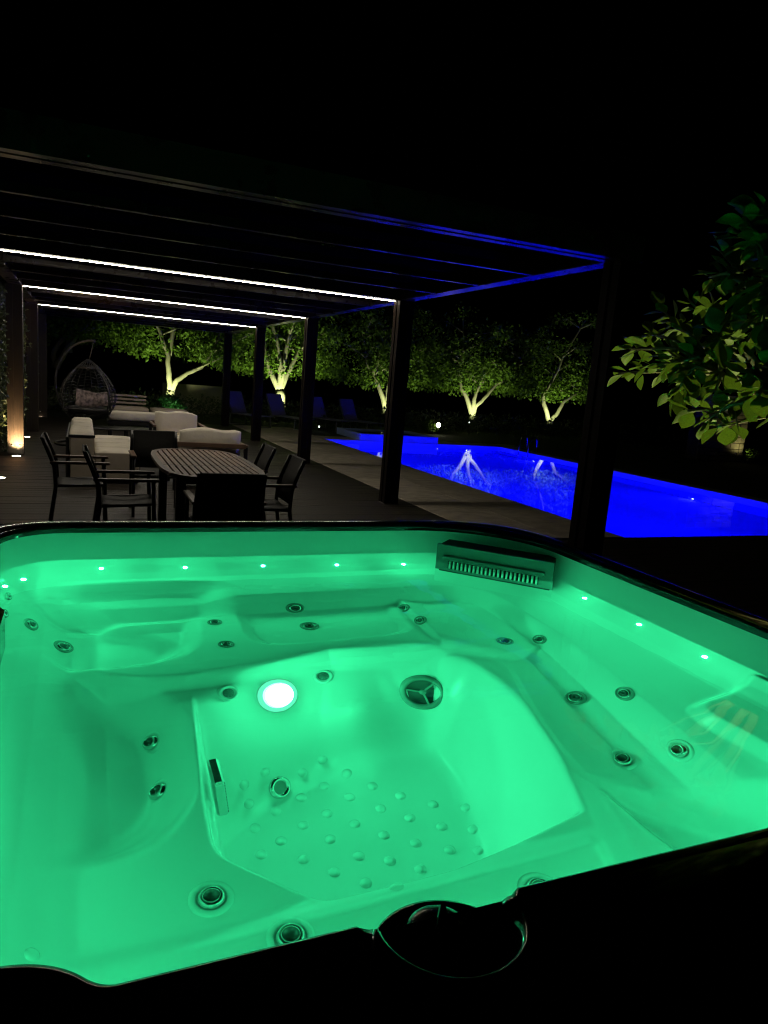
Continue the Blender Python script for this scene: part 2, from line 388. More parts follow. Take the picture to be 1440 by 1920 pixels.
def shell_z(P, d):
    x, y = P[:, 0], P[:, 1]
    dl = np.minimum(x+.245, y-.592); dr = np.minimum(1.655-x, 2.565-y)
    de = np.where(d > .05, d-.16*np.clip((1.75-y)/1.0, 0, 1)*ss(x, .9, 1.2)*ss(d, .05, .25), d)
    b1 = np.interp(de, [0, .003, .010, .022, .045, .075, .15, .20, .28, .35, .6], [1.035, 1.02, .935, .86, .79, .745, .685, .65, .545, .505, .48])
    b2 = np.interp(d, [0, .003, .010, .022, .05, .09, .14, .20, .30, .6], [1.035, 1.02, .935, .86, .75, .655, .56, .48, .38, .25])
    bm = ss(dl-dr, -.10, .10); back = b2*(1-bm)+b1*bm
    seat = np.full(len(P), ZS)
    # far left shelf seat: its front lip runs as an S across the tub
    yl = np.interp(x, [-.3, -.13, -.03, .06, .15, .26, .5, .7, 1.2], [2.25, 2.12, 1.985, 1.90, 1.868, 1.862, 1.895, 1.94, 1.90])
    far = ss(y-yl, -.022, .036)
    far = far*(1-ss(x, .98, 1.22))
    seat += far*.052
    seat -= far*bucket(P, .06, 2.20, .27, .23, .095, 2.8, .66)
    seat -= far*bucket(P, .76, 2.20, .27, .17, .032, 5, .88)
    # left bucket and the raised near left seat
    seat -= (1-far)*bucket(P, -.02, 1.60, .26, .34, .125, 2.6, .58)
    # corner plateau between far seat and right seat
    pl = ss(x, 1.06, 1.09)*ss(y, 1.79, 1.82)*ss(x+y, 2.98, 3.10)
    seat += pl*.042
    # right seat
    rb = (1-ss(y, 1.785, 1.80))*ss(x-(.97+(y-1.03)*.30), .02, .10)
    seat -= rb*(.02+bucket(P, 1.36, 1.30, .24, .47, .055, 4, .84))
    # near seat: slightly higher, beyond a crease from the footwell corner
    nr = ss(.985-(x+ (1.03-y)*.33), -.02, .03)*ss(1.06-y, -.02, .06)
    seat += nr*.03
    # arm rest steps against the back walls
    arm = bucket(P, 1.55, 1.06, .13, .20, .10, 6, .85)+bucket(P, -.02, 2.45, .42, .10, .0, 6, .85)
    z = smax(back, seat, .022*bm+.075*(1-bm))+np.where(d > .02, arm*.55, 0)
    notch = bucket(P, .19, 2.37, .29, .10, .07, 4, .55); z -= np.where(d > .05, notch, 0)
    # footwell as an inverted, softened frustum
    dep = None; kk = 50.0; acc = np.zeros(len(P)); n = len(FW)
    for i in range(n):
        a, b = FW[i], FW[(i+1) % n]; e = b-a; e = e/np.linalg.norm(e); nr_ = np.array([-e[1], e[0]])
        # polygon is clockwise: inside lies to the right
        dd = -((P-a)@nr_)*FSL[i]
        acc += np.exp(-kk*np.clip(dd, -3, 3))
    dep = -np.log(acc)/kk
    floor = .365
    dep = np.log1p(np.exp(np.clip(dep*62, -60, 60)))/62
    dep = floor-np.log1p(np.exp(np.clip((floor-dep)*45, -60, 60)))/45
    dep = np.maximum(dep, 0)
    # soft bulge on the far foot well wall between the lamp and the drain
    z = z-dep
    bul = np.exp(-(((x-.74)/.11)**2+((y-1.78)/.12)**2))*.035
    return z+bul
ang = []
NA, = (760,)
th = np.linspace(0, 2*np.pi, NA, endpoint=False)
# ray cast outline from tub centre
def outline_at(poly, th, c):
    out = []
    A = poly; B = np.roll(poly, -1, 0)
    for t in th:
        u = np.array([math.cos(t), math.sin(t)]); e = B-A; w_ = A-c
        den = u[0]*e[:, 1]-u[1]*e[:, 0]
        with np.errstate(divide='ignore', invalid='ignore'):
            r = (w_[:, 0]*e[:, 1]-w_[:, 1]*e[:, 0])/den; s = (w_[:, 0]*u[1]-w_[:, 1]*u[0])/den
        ok = (s >= -1e-6) & (s <= 1+1e-6) & (r > 0) & np.isfinite(r)
        out.append(r[ok].max())
    return np.array(out)
rad_in = outline_at(OUT, th, TC)
ts = np.concatenate([1-np.array([0, .0015, .003, .005, .008, .012, .017, .022, .028, .036]), np.linspace(.955, .03, 250)])
NT = len(ts)
Pxy = TC+np.stack([np.cos(th), np.sin(th)], -1)[None]*(ts[:, None]*rad_in[None])[..., None]
flat = Pxy.reshape(-1, 2)
dd = np.maximum(poly_sd(flat, OUT), 0)
dd[:NA] = 0
zz = shell_z(flat, dd)
V = np.column_stack([flat, zz]); V = np.vstack([V, [[TC[0], TC[1], shell_z(TC[None], np.array([.9]))[0]]]])
ii = np.arange(NT-1)[:, None]*NA+np.arange(NA)[None]; jj = np.arange(NT-1)[:, None]*NA+(np.arange(NA)[None]+1) % NA
F = np.stack([ii, jj, jj+NA, ii+NA], -1).reshape(-1, 4)
c_ = len(V)-1; last = (NT-1)*NA
capf = np.array([(last+k, last+(k+1) % NA, c_, c_) for k in range(NA)])
tub = empty('hot_tub', (TC[0], TC[1], 0), label='large hot tub with black rim full of glowing green water', cat='hot tub')
TO = np.array([TC[0], TC[1], 0])
def T_(mb): mb.v = [(a-TO[0], b-TO[1], c) for a, b, c in mb.v]; return mb
me = np_mesh('shell', V-TO, F, M['acrylic']); shell = obj('shell', me, tub)
# close the little centre disc
T_(MB().add([tuple(V[last+k]) for k in range(NA)]+[tuple(V[c_])], [(k, (k+1) % NA, NA) for k in range(NA)], True)).build('shell_centre', M['acrylic'], shell)

WZ = .93
def tub_hit(px, py):
    P, t = at_water(px, py, WZ)
    s = np.linspace(0, 1.6, 1600); Q = P[None]+t[None]*s[:, None]
    d = np.maximum(poly_sd(Q[:, :2], OUT), 0); z = shell_z(Q[:, :2], d)
    k = np.argmax(Q[:, 2] < z)
    if not (Q[:, 2] < z).any(): k = 800
    p = Q[k].copy(); h = .008
    g = np.array([[p[0]+h, p[1]], [p[0]-h, p[1]], [p[0], p[1]+h], [p[0], p[1]-h]])
    zg = shell_z(g, np.maximum(poly_sd(g, OUT), 0))
    n = np.array([-(zg[0]-zg[1])/(2*h), -(zg[2]-zg[3])/(2*h), 1]); n /= np.linalg.norm(n)
    p[2] = z[k]; return p, n

# water sheet
rw = rad_in*.9965
wp = TC+np.stack([np.cos(th), np.sin(th)], -1)*rw[:, None]
tw = MB().add([(a, b, WZ) for a, b in wp], [tuple(range(NA))]).build('tub_water', M['tubwater'], kind='structure')

# rim
ta = [math.atan2(c_y-.0-TC[1]+.06, c_x-TC[0]) % (2*math.pi) for (c_x, c_y, _, _) in CUPS]
th = np.unique(np.concatenate([th]+[np.linspace(t-.17, t+.17, 260) for t in ta])); NA = len(th)
rad_in = outline_at(OUT, th, TC)
r_in = rad_in-.006
for k, t in enumerate(th):
    u = np.array([math.cos(t), math.sin(t)])
    for (cx, cyy, cr, ry) in CUPS:
        sc_ = np.array([1/cr, 1/ry]); w_ = (TC-np.array([cx, cyy]))*sc_; uu = u*sc_; a = uu@uu; b = uu@w_; c = w_@w_-1; D = b*b-a*c
        if D > 0:
            r = (-b-math.sqrt(D))/a
            if r > 0:
                h_ = max(.022-abs(r_in[k]-r), 0)/.022; r_in[k] = min(r_in[k], r)-h_*h_*.022*.25
OUTER = rounded_outline(-.40, 1.775, .36, 2.675, (.22, .30, .25, .22))
r_out = outline_at(OUTER, th, TC)
prof = [(0, -.10), (0, -.022), (.0, -.012), (.015, -.006), (.04, -.003)]+[(s, -.026*(abs(s-.36)/.6)**2.2) for s in np.linspace(.08, .9, 80)]+[(.94, -.026), (.97, -.032), (.99, -.040), (1, -.052), (1, -.16), (.985, -.165)]
RV = []
dirs = np.stack([np.cos(th), np.sin(th)], -1)
bul = np.clip((rad_in-.006-r_in)/.03, 0, 1)
for (s, dz) in prof:
    r = r_in+(r_out-r_in)*s
    P = TC+dirs*r[:, None]; z = np.full(NA, 1.052+dz)
    if dz == -.10: z = 1.052-.030-.055*bul*np.where(TC[0]+dirs[:, 0]*r_in > .15, 1, .4)
    for (cx, cyy, cr, ry) in CUPS:
        if cx < 0: continue
        q = np.hypot((P[:, 0]-cx)/cr, (P[:, 1]-cyy)/ry); inn = ss((P[:, 1]-cyy)/ry, .10, .48)
        z -= .036*(1-ss(q, .66, 1.04)*(1-inn*(1-ss(q, 1.05, 1.25))))*(1 if s < .95 else 0)*(0 if dz == -.10 else 1)
    RV.append(np.column_stack([P, z]))
RV = np.vstack(RV); NP = len(prof)
ii = np.arange(NP-1)[:, None]*NA+np.arange(NA)[None]; jj = np.arange(NP-1)[:, None]*NA+(np.arange(NA)[None]+1) % NA
RF = np.stack([ii, ii+NA, jj+NA, jj], -1).reshape(-1, 4)
obj('rim', np_mesh('rim', RV-TO, RF, M['rim']), tub)
# cabinet boards below the rim
for k in range(4):
    L = (2.1, 2.25)[k % 2]
    for j in range(6):
        z0 = .03+j*.145
        if k == 0: m = MB().box(-.34, 1.72, 2.60, 2.63, z0, z0+.138, .004)
        if k == 1: m = MB().box(1.70, 1.73, .43, 2.598, z0, z0+.138, .004)
        if k == 2: m = MB().box(-.34, 1.72, .40, .428, z0, z0+.138, .004)
        if k == 3: m = MB().box(-.36, -.342, .43, 2.598, z0, z0+.138, .004)
        T_(m).build('cabinet_board', M['cabinet'], tub)
# control knob in the near cup
kb = T_(MB().lathe([(.037, 0), (.037, .006), (.034, .011), (.028, .016), (.016, .020), (0, .021)], 28, Matrix.Translation((.360, .590, 1.012)))).build('control_knob', M['knob'], tub, label='round black diverter knob in its cup on the near rim')
T_(MB().box(-.004, .004, -.022, .022, .015, .0235, .002, Matrix.Translation((.360, .590, 1.012)) @ Matrix.Rotation(-.6, 4, 'Z'))).build('grip', M['rim'], kb)
# pillow at the left wall
pil = T_(MB().box(-.245, -.165, 1.50, 1.80, .90, 1.035, .02)).build('headrest_pillow', M['rim'], tub, label='dark headrest pillow on the left tub wall')

# jets
def jet(px, py, kind, r, label=None):
    p, n = tub_hit(px, py); Mx = facing(p-TO, n)
    o = obj('jet', JET[kind][0], tub, label=label); o.matrix_local = Mx @ Matrix.Scale(r/.03, 4)
    for nm, me in JET[kind][1:]: obj(nm, me, o)
    return o
ringA = MB().lathe([(.042, -.004), (.042, .0015), (.036, .003), (.031, .004), (.027, .001), (.024, -.004)], 26).mesh('jet', M['acrylic'])
ringB = MB().lathe([(.034, -.004), (.033, .003), (.030, .006), (.026, .006), (.024, .002), (.012, .001)], 26).mesh('jet', M['jet_grey'])
faceA = MB().lathe([(.026, -.002), (.026, .004), (.022, .010), (.016, .013), (.015, .009)], 22).mesh('chrome_face', M['chrome'])
holeA = MB().lathe([(.0165, .0125), (.012, .004), (0, .002)], 18).mesh('nozzle', M['jet_dark'])
rim2B = MB().lathe([(.0235, .002), (.021, .0075), (.017, .0075), (.015, .003)], 22).mesh('chrome_face', M['chrome'])
holeB = MB().lathe([(.0135, .0015), (.012, .008), (.007, .009), (.005, .005), (0, .004)], 18).mesh('nozzle', M['jet_dark'])
sp = MB()
for a in range(8):
    c, s = math.cos(a*math.pi/4), math.sin(a*math.pi/4)
    sp.add([(.004*c, .004*s, .010), (.02*c-.002*s, .02*s+.002*c, .008), (.02*c+.002*s, .02*s-.002*c, .008)], [(0, 1, 2)])
spk = sp.mesh('rosette', M['jet_grey'])
backB = MB().lathe([(.024, .0012), (0, .0022)], 18).mesh('back_disc', M['jet_dark'])
JET = {'A': (ringA, ('chrome_face', faceA), ('nozzle', holeA)), 'B': (ringB, ('back_disc', backB), ('chrome_face', rim2B), ('nozzle', holeB)), 'R': (ringA, ('back_disc', backB), ('rosette', spk))}
for (a, b) in ((285, 1393), (298, 1484), (396, 1685), (545, 1758), (1012, 1668), (1168, 1424), (1275, 1407)): jet(a, b, 'A', .029)
for (a, b) in ((57, 1171), (118, 1213)): jet(a, b, 'B', .034)
for (a, b) in ((15, 1118), (8, 1150)): jet(a, b, 'B', .024)
for (a, b, r) in ((403, 1167, .022), (424, 1208, .022), (553, 1140, .030), (580, 1174, .029), (757, 1140, .027), (788, 1163, .026), (947, 1202, .026), (1012, 1199, .026), (1080, 1309, .030), (1172, 1301, .030)): jet(a, b, 'B', r)
for (a, b) in ((428, 1300), (606, 1268)): jet(a, b, 'R', .023, 'small rosette jet beside the bright tub lamp')
# lamp, its housing ring glowing as a painted halo
p, n = tub_hit(520, 1303); 
lm = T_(MB().lathe([(.066, -.003), (.064, .004), (.054, .008), (.050, .006)], 30, facing(p, n))).build('lamp_halo_housing', M['lamp_halo'], tub, label='round white hot underwater lamp in the foot well wall')
T_(MB().lathe([(.045, .0125), (.034, .019), (.018, .024), (0, .025)], 30, facing(p, n))).build('lens', M['lamp_green'], lm)
T_(MB().lathe([(.052, .003), (.0505, .007), (.0455, .0122)], 30, facing(p, n))).build('lens_halo_edge', M['lamp_halo_edge'], lm)
# suction cover with three spokes
p, n = tub_hit(792, 1297); Mx = facing(p, n, .35)
dr = T_(MB().lathe([(.078, -.004), (.076, .006), (.070, .014), (.062, .018), (.056, .016), (.053, .008)], 36, Mx)).build('suction_cover', M['jet_grey'], tub, label='large round suction cover with three spokes in the foot well')
T_(MB().lathe([(.0545, .0085), (.050, .004), (0, .006)], 30, Mx)).build('grille', M['jet_dark'], dr)
for a in range(3):
    T_(MB().box(.008, .054, -.0035, .0035, .007, .014, .001, Mx @ Matrix.Rotation(a*2*math.pi/3+.5, 4, 'Z'))).build('spoke', M['jet_grey'], dr)
T_(MB().lathe([(.012, .006), (.011, .014), (0, .015)], 16, Mx)).build('hub', M['jet_grey'], dr)
# floor drain and the floor studs
p, n = tub_hit(524, 1477); Mx = facing(p, n)
fd = T_(MB().lathe([(.034, -.003), (.032, .006), (.027, .010), (.021, .009), (.018, .004)], 26, Mx)).build('floor_drain', M['chrome'], tub, label='small round chrome drain on the foot well floor')
T_(MB().lathe([(.019, .005), (0, .005)], 18, Mx)).build('grille', M['jet_grey'], fd)
studs = [(458, 1472), (497, 1448), (567, 1449), (604, 1426), (650, 1451), (467, 1508), (517, 1521), (565, 1496), (613, 1525), (608, 1474), (655, 1495), (698, 1474), (478, 1553), (527, 1577), (568, 1547), (619, 1574), (665, 1545), (714, 1516), (751, 1492), (490, 1602), (569, 1611), (627, 1635), (673, 1605), (720, 1566), (768, 1533), (812, 1508), (686, 1656), (731, 1614), (779, 1581), (828, 1549), (873, 1514), (743, 1663), (788, 1630), (843, 1594), (887, 1555), (897, 1595)]
stud = MB().lathe([(.018, -.006), (.0145, .0005), (.010, .004), (.005, .0058), (0, .006)], 14).mesh('floor_stud', M['acrylic'])
for q in studs+[(60, 1790)]:
    p, n = tub_hit(*q); o = obj('floor_stud', stud, tub); o.matrix_local = facing(p-TO, n)
# perforated grille on the left foot well wall
a3, _ = tub_hit(392, 1440); b3, _ = tub_hit(408, 1508)
gp = (a3+b3)/2
Mx = Matrix.Translation(Vector((max(gp[0], .268), 1.535, .365))) @ Matrix.Rotation(math.radians(84), 4, 'Y')
gr = T_(MB().box(-.07, .07, -.05, .05, -.02, .008, .006, Mx)).build('wall_grille', M['chrome'], tub, label='perforated rectangular grille on the left foot well wall')
hm = MB()
for i in range(11):
    for j in range(8):
        hm.add([(x_*.0035-.060+i*.012, y_*.0035-.042+j*.012, .0086) for x_, y_ in ((-1, -1), (1, -1), (1, 1), (-1, 1))], [(0, 1, 2, 3)])
hm.v = [tuple(Mx @ Vector(p)) for p in hm.v]; T_(hm).build('perforation', M['jet_dark'], gr, kind='stuff')
# waterline lights
dotm = MB().lathe([(.006, 0), (.0058, .007), (.004, .0105), (0, .012)], 12).mesh('waterline_light', M['dot'])
for q in ((42, 1086), (190, 1066), (347, 1064), (493, 1061), (631, 1059), (756, 1058), (1098, 1122), (1200, 1171), (1323, 1232)):
    p, n = tub_hit(*q); o = obj('waterline_light', dotm, tub); n2 = (Vector(n)+Vector((0, 0, .0))).normalized(); o.matrix_local = facing(p-TO, n2)
for (x, y) in ((-.225, 1.30), (-.225, .98), (.08, .612), (.62, .612), (.88, .612), (1.14, .612), (1.40, .625), (1.63, .90), (-.215, 2.3)):  # unseen lights added round the near and side walls to brighten the seats
    o = obj('waterline_light', dotm, tub); o.matrix_local = facing((x-TO[0], y-TO[1], .90), (TC[0]-x, TC[1]-y, 0))
# skimmer in the far right corner
A = np.array([1.276, 2.405]); B = np.array([1.592, 2.078]); e = (B-A)/np.linalg.norm(B-A); nn = np.array([-e[1], e[0]])*-1
if nn @ (TC-A) < 0: nn = -nn
LW = float(np.linalg.norm(B-A))
Mx = Matrix(((e[0], nn[0], 0, A[0]-TO[0]), (e[1], nn[1], 0, A[1]-TO[1]), (0, 0, 1, 0), (0, 0, 0, 1)))
sk = MB().box(0, LW, -.02, 0, .845, 1.0, .003, Mx)
# panel with a window: build as a frame
sk = MB(); wx0, wx1, wz0, wz1 = .05, LW-.05, .868, .958
for (a, b, c, d) in ((0, LW, wz1, 1.004), (0, LW, .835, wz0), (0, wx0, wz0, wz1), (wx1, LW, wz0, wz1)): sk.box(a, b, -.016, 0, c, d, 0, Mx)
sk = sk.build('skimmer', M['panel'], tub, label='grey skimmer panel with white grille in the far right tub corner')
MB().box(.01, LW-.01, -.12, -.018, .80, 1.003, 0, Mx).build('housing', M['black'], sk)
MB().box(wx0-.02, wx1+.02, .0005, .012, wz1-.012, wz1+.006, .003, Mx).build('hood', M['panel'], sk)
ns = 22
for i in range(ns):
    t = wx0+.008+(wx1-wx0-.016)*i/(ns-1)
    MB().box(t-.003, t+.003, -.012, .004, wz0+.002, wz1-.016, 0, Mx).build('slat', M['slat'], sk)

# ------------------------------------------------------------------ dining set
tb = empty('dining_table', (1.06, 6.83, 0), label='slatted teak dining table with rounded ends on the deck', cat='table')
TWd, TLn = .45, 1.04
def table_half(y):       # half width of the outline at y
    e = TLn-.34
    if abs(y) <= e: return TWd
    t = (abs(y)-e)/.34; return TWd*math.sqrt(max(0, 1-t**2.4))*.999
nsl = 15
rimw = .045
sects = [(-TLn+.05, -.335), (-.295, .295), (.335, TLn-.05)]
for i in range(nsl):
    x = -TWd+rimw+.02+(2*TWd-2*rimw-.04)*i/(nsl-1)
    for (a, b) in sects:
        ya, yb = a, b
        while ya < b-.02 and table_half(ya) < abs(x)+.04: ya += .01
        while yb > ya+.02 and table_half(yb) < abs(x)+.04: yb -= .01
        if yb-ya > .05: MB().box(x-.0205, x+.0205, ya, yb, .722, .742, .003).build('slat', M['teak'], tb)
ringo, ringi = [], []
for k in range(72):
    t = 2*math.pi*k/72; c, s = math.cos(t), math.sin(t)
    f = lambda a, b, p: (a*math.copysign(abs(c)**(2/p), c), b*math.copysign(abs(s)**(2/p), s))
    ringo.append(f(TWd, TLn, 3.6)); ringi.append(f(TWd-rimw, TLn-rimw, 3.6))
m = MB(); n_ = 72
m.add([(a, b, .744) for a, b in ringo]+[(a, b, .744) for a, b in ringi]+[(a, b, .715) for a, b in ringo]+[(a, b, .715) for a, b in ringi],
      [(i, (i+1) % n_, n_+(i+1) % n_, n_+i) for i in range(n_)]+[(2*n_+i, 2*n_+(i+1) % n_, (i+1) % n_, i) for i in range(n_)]+[(n_+i, n_+(i+1) % n_, 3*n_+(i+1) % n_, 3*n_+i) for i in range(n_)])
m.build('top_frame', M['teakrim'], tb)
for yc in (-.315, .315): MB().box(-TWd+.04, TWd-.04, yc-.018, yc+.018, .719, .741, .002).build('cross_rail', M['teakrim'], tb)
MB().box(-.30, .30, -.75, .75, .64, .712, .004).build('apron', M['frame'], tb)
for sx in (-1, 1):
    for sy in (-1, 1): MB().box(sx*.30-.04, sx*.30+.04, sy*.72-.04, sy*.72+.04, 0, .70, .005).build('leg', M['frame'], tb)

def make_chair(wood):
    r = empty('dining_chair')
    W2 = .245; m = M['frame']
    for s in (-1, 1):
        MB().tube([(s*W2, .24, 0), (s*W2, .22, .63)], .017, 8).build('leg', m, r)
        MB().tube([(s*W2, -.26, 0), (s*W2, -.20, .42), (s*W2, -.21, .60), (s*(W2-.01), -.27, .76), (s*(W2-.01), -.315, .87)], .018, 8).build('leg', m, r)
        MB().box(s*W2-.028, s*W2+.028, -.25, .27, .632, .656, .006).build('armrest', M['armwood'], r)
        MB().tube([(s*(W2-.02), -.20, .42), (s*(W2-.02), .235, .435)], .014, 8).build('side_rail', m, r)
    for (yy_, z_) in ((-.2, .415), (.235, .43)): MB().tube([(-W2+.01, yy_, z_), (W2-.01, yy_, z_)], .013, 8).build('cross_rail', m, r)
    v = []; n = 9
    for i in range(n):
        t = i/(n-1); yy_ = -.19+t*.43; z_ = .442+.012*t-.02*math.sin(math.pi*t)
        v += [(-W2+.03, yy_, z_), (W2-.03, yy_, z_)]
    b = MB().add(v+[(a, bb, c-.006) for a, bb, c in v], [(2*i, 2*i+1, 2*i+3, 2*i+2) for i in range(n-1)]+[(2*n+2*i+2, 2*n+2*i+3, 2*n+2*i+1, 2*n+2*i) for i in range(n-1)]+[(2*n-2, 2*n-1, 4*n-1, 4*n-2), (0, 2*n, 2*n+1, 1)], True)
    b.build('seat', M['sling'], r)
    v = []
    for (yy_, z_) in ((-.205, .47), (-.222, .60), (-.262, .72), (-.300, .81), (-.318, .865), (-.322, .878)): v += [(-W2+.012, yy_, z_), (W2-.012, yy_, z_)]
    n = 6
    MB().add(v+[(a, bb-.012, c) for a, bb, c in v], [(2*i, 2*i+1, 2*i+3, 2*i+2) for i in range(n-1)]+[(2*n+2*i+2, 2*n+2*i+3, 2*n+2*i+1, 2*n+2*i) for i in range(n-1)]+[(2*n-2, 2*n-1, 4*n-1, 4*n-2), (0, 2*n, 2*n+1, 1), (0, 2, 2*n+2, 2*n)], True).build('backrest', M['sling'], r)
    return r
ch = [((-.03, 7.45), -90, 'left hand dining chair standing farther out from the table'),
      ((.33, 6.45), -90, 'left hand dining chair nearest the tub, pushed close to the table'),
      ((.74, 8.10), 180, 'dining chair at the far end of the slatted table, facing the tub'),
      ((1.00, 5.42), 0, 'dining chair at the near end, its dark back towards the tub'),
      ((1.46, 7.22), 90, 'right hand dining chair half hidden behind the far table corner'),
      ((1.50, 6.30), 90, 'right hand dining chair in front of the pergola post, nearest the tub')]
proto = make_chair(True)
for i, ((x, y), a, lab) in enumerate(ch):
    o = proto if i == 0 else copy_tree(proto)
    o.location = (x, y, 0); o.rotation_euler.z = math.radians(a); tag(o, lab, 'chair', 'dining chairs around the teak table')

# ------------------------------------------------------------------ lounge furniture
def cushion(mb_name, x0, x1, y0, y1, z0, z1, mt, parent, b=.03):
    # pillow like box: subdivided and puffed
    n = 8; vs = []; fs = []
    def f(u, v, top):
        X = x0+(x1-x0)*u; Y = y0+(y1-y0)*v
        e = (1-(2*u-1)**10)*(1-(2*v-1)**10); h = (z1-z0)/2; c = (z0+z1)/2
        return (X, Y, c+(1 if top else -1)*h*(.80+.20*e**.5))
    for top in (0, 1):
        for i in range(n+1):
            for j in range(n+1): vs.append(f(i/n, j/n, top))
    K = (n+1)**2
    for i in range(n):
        for j in range(n):
            a = i*(n+1)+j; fs.append((a, a+1, a+n+2, a+n+1)); fs.append((K+a, K+a+n+1, K+a+n+2, K+a+1))
    per = [i*(n+1) for i in range(n+1)]+[n*(n+1)+j for j in range(1, n+1)]+[i*(n+1)+n for i in range(n-1, -1, -1)]+[j for j in range(n-1, 0, -1)]
    L = len(per)
    for k in range(L): a, b_ = per[k], per[(k+1) % L]; fs.append((a, b_, K+b_, K+a))
    return MB().add(vs, fs, True).build(mb_name, mt, parent)
# sofa seen from its end
s1 = empty('sofa', (.25, 11.25, 0), label='long cream sofa along the left side, seen end on', cat='sofa')
for j in range(4):
    ya = -1.16+j*.58
    cushion('seat_cushion', -.10, .46, ya+.012, ya+.563, .27, .43, M['cream'], s1)
    cushion('back_cushion', -.41, -.115, ya+.012, ya+.563, .36, .70, M['cream'], s1)
MB().box(-.42, .46, -1.16, 1.16, .12, .262, .01).build('base', M['frame'], s1)
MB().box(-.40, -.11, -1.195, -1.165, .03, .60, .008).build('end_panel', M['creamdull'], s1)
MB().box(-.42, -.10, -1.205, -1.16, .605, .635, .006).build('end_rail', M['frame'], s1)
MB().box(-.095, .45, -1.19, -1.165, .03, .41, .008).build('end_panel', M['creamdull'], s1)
MB().box(-.455, -.425, -1.16, 1.16, .03, .60, .006).build('rear_frame', M['frame'], s1)
for x in (-.4, .42):
    for yv in (-1.12, 1.12): MB().box(x-.025, x+.025, yv-.025, yv+.025, 0, .118, .003).build('leg', M['frame'], s1)
def armchair(loc, rz, label, wide=.84):
    r = empty('lounge_armchair', loc, rz, label, 'armchair', 'cream lounge armchairs on the deck')
    h = wide/2
    cushion('seat_cushion', -h+.05, h-.05, -.34, .36, .26, .43, M['cream'], r)
    # upright back cushion: loose cover with rounded top
    n = 10; prof_ = [(-.36, .40), (-.42, .60), (-.448, .785), (-.440, .812), (-.415, .822), (-.32, .822), (-.295, .812), (-.285, .785), (-.27, .60), (-.24, .40)]
    vs = []; fs = []; L = len(prof_)
    for i in range(n+1):
        t = i/n; X = -h+.06+(2*h-.12)*t; e = (1-(2*t-1)**14)
        sag = -.015*math.sin(math.pi*t*3+1)
        for (a, c) in prof_: vs.append((X, -.34+(a+.34)*(.5+.5*e), c-(.03*(1-e) if c > .6 else 0)+(sag if c > .7 else 0)))
    for i in range(n):
        for k in range(L): fs.append((i*L+k, i*L+(k+1) % L, (i+1)*L+(k+1) % L, (i+1)*L+k))
    fs += [tuple(range(L))[::-1], tuple(n*L+k for k in range(L))]
    MB().add(vs, fs, True).build('back_cushion', M['cream'], r)
    MB().box(-h, h, -.36, .38, .17, .25, .008).build('base_frame', M['frame'], r)
    MB().box(-h, h, -.485, -.45, .58, .645, .006).build('back_rail', M['teakrim'], r)
    for s in (-1, 1):
        MB().box(s*h-.025, s*h+.025, -.485, .38, .60, .632, .006).build('armrest', M['armwood'], r)
        for yv in (-.455, .355): MB().box(s*h-.025, s*h+.025, yv-.025, yv+.025, 0, .598, .004).build('leg', M['frame'], r)
    return r
armchair((1.52, 12.75, 0), math.radians(180), 'cream armchair facing the tub, just behind the far dining chair')
armchair((1.58, 10.08, 0), 0, 'cream armchair with its back to the dining table', .92)
# low dark table behind
lt = empty('coffee_table', (.73, 13.9, 0), label='low dark slatted table between the sofa and the egg chair', cat='table')
for k in range(6): MB().box(-.65, .65, -.35+k*.117, -.35+k*.117+.108, .40, .425, .004).build('slat', M['frame'], lt)
for sx in (-1, 0, 1):
    for sy in (-1, 1): MB().box(sx*.62-.02, sx*.62+.02, sy*.32-.02, sy*.32+.02, 0, .398, .003).build('leg', M['frame'], lt)
MB().box(-.60, .60, -.33, -.30, .10, .135, .003).build('lower_rail', M['frame'], lt)
# daybed bench and the two pale loungers behind
db = empty('daybed', (1.12, 15.9, 0), label='dark framed daybed with one long pale cushion behind the low table', cat='daybed')
cushion('cushion', -.62, .62, -.35, .35, .43, .60, M['cream'], db)
MB().box(-.66, .66, -.38, .38, .34, .43, .008).build('base', M['frame'], db)
for sx in (-1, 1):
    for sy in (-1, 1): MB().box(sx*.6-.025, sx*.6+.025, sy*.33-.025, sy*.33+.025, 0, .338, .003).build('leg', M['frame'], db)
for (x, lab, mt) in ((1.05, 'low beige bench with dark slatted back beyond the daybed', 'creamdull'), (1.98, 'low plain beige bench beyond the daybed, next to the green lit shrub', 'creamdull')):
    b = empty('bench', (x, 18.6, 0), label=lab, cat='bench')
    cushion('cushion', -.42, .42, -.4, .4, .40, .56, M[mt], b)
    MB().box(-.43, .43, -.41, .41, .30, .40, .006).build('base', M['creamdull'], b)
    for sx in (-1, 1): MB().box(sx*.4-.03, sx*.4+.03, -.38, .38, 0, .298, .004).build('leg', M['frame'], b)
    if x < 1.5:
        for k in range(3): MB().box(-.42, .42, .40, .43, .60+k*.09, .65+k*.09, .003).build('back_slat', M['creamdull'], b)

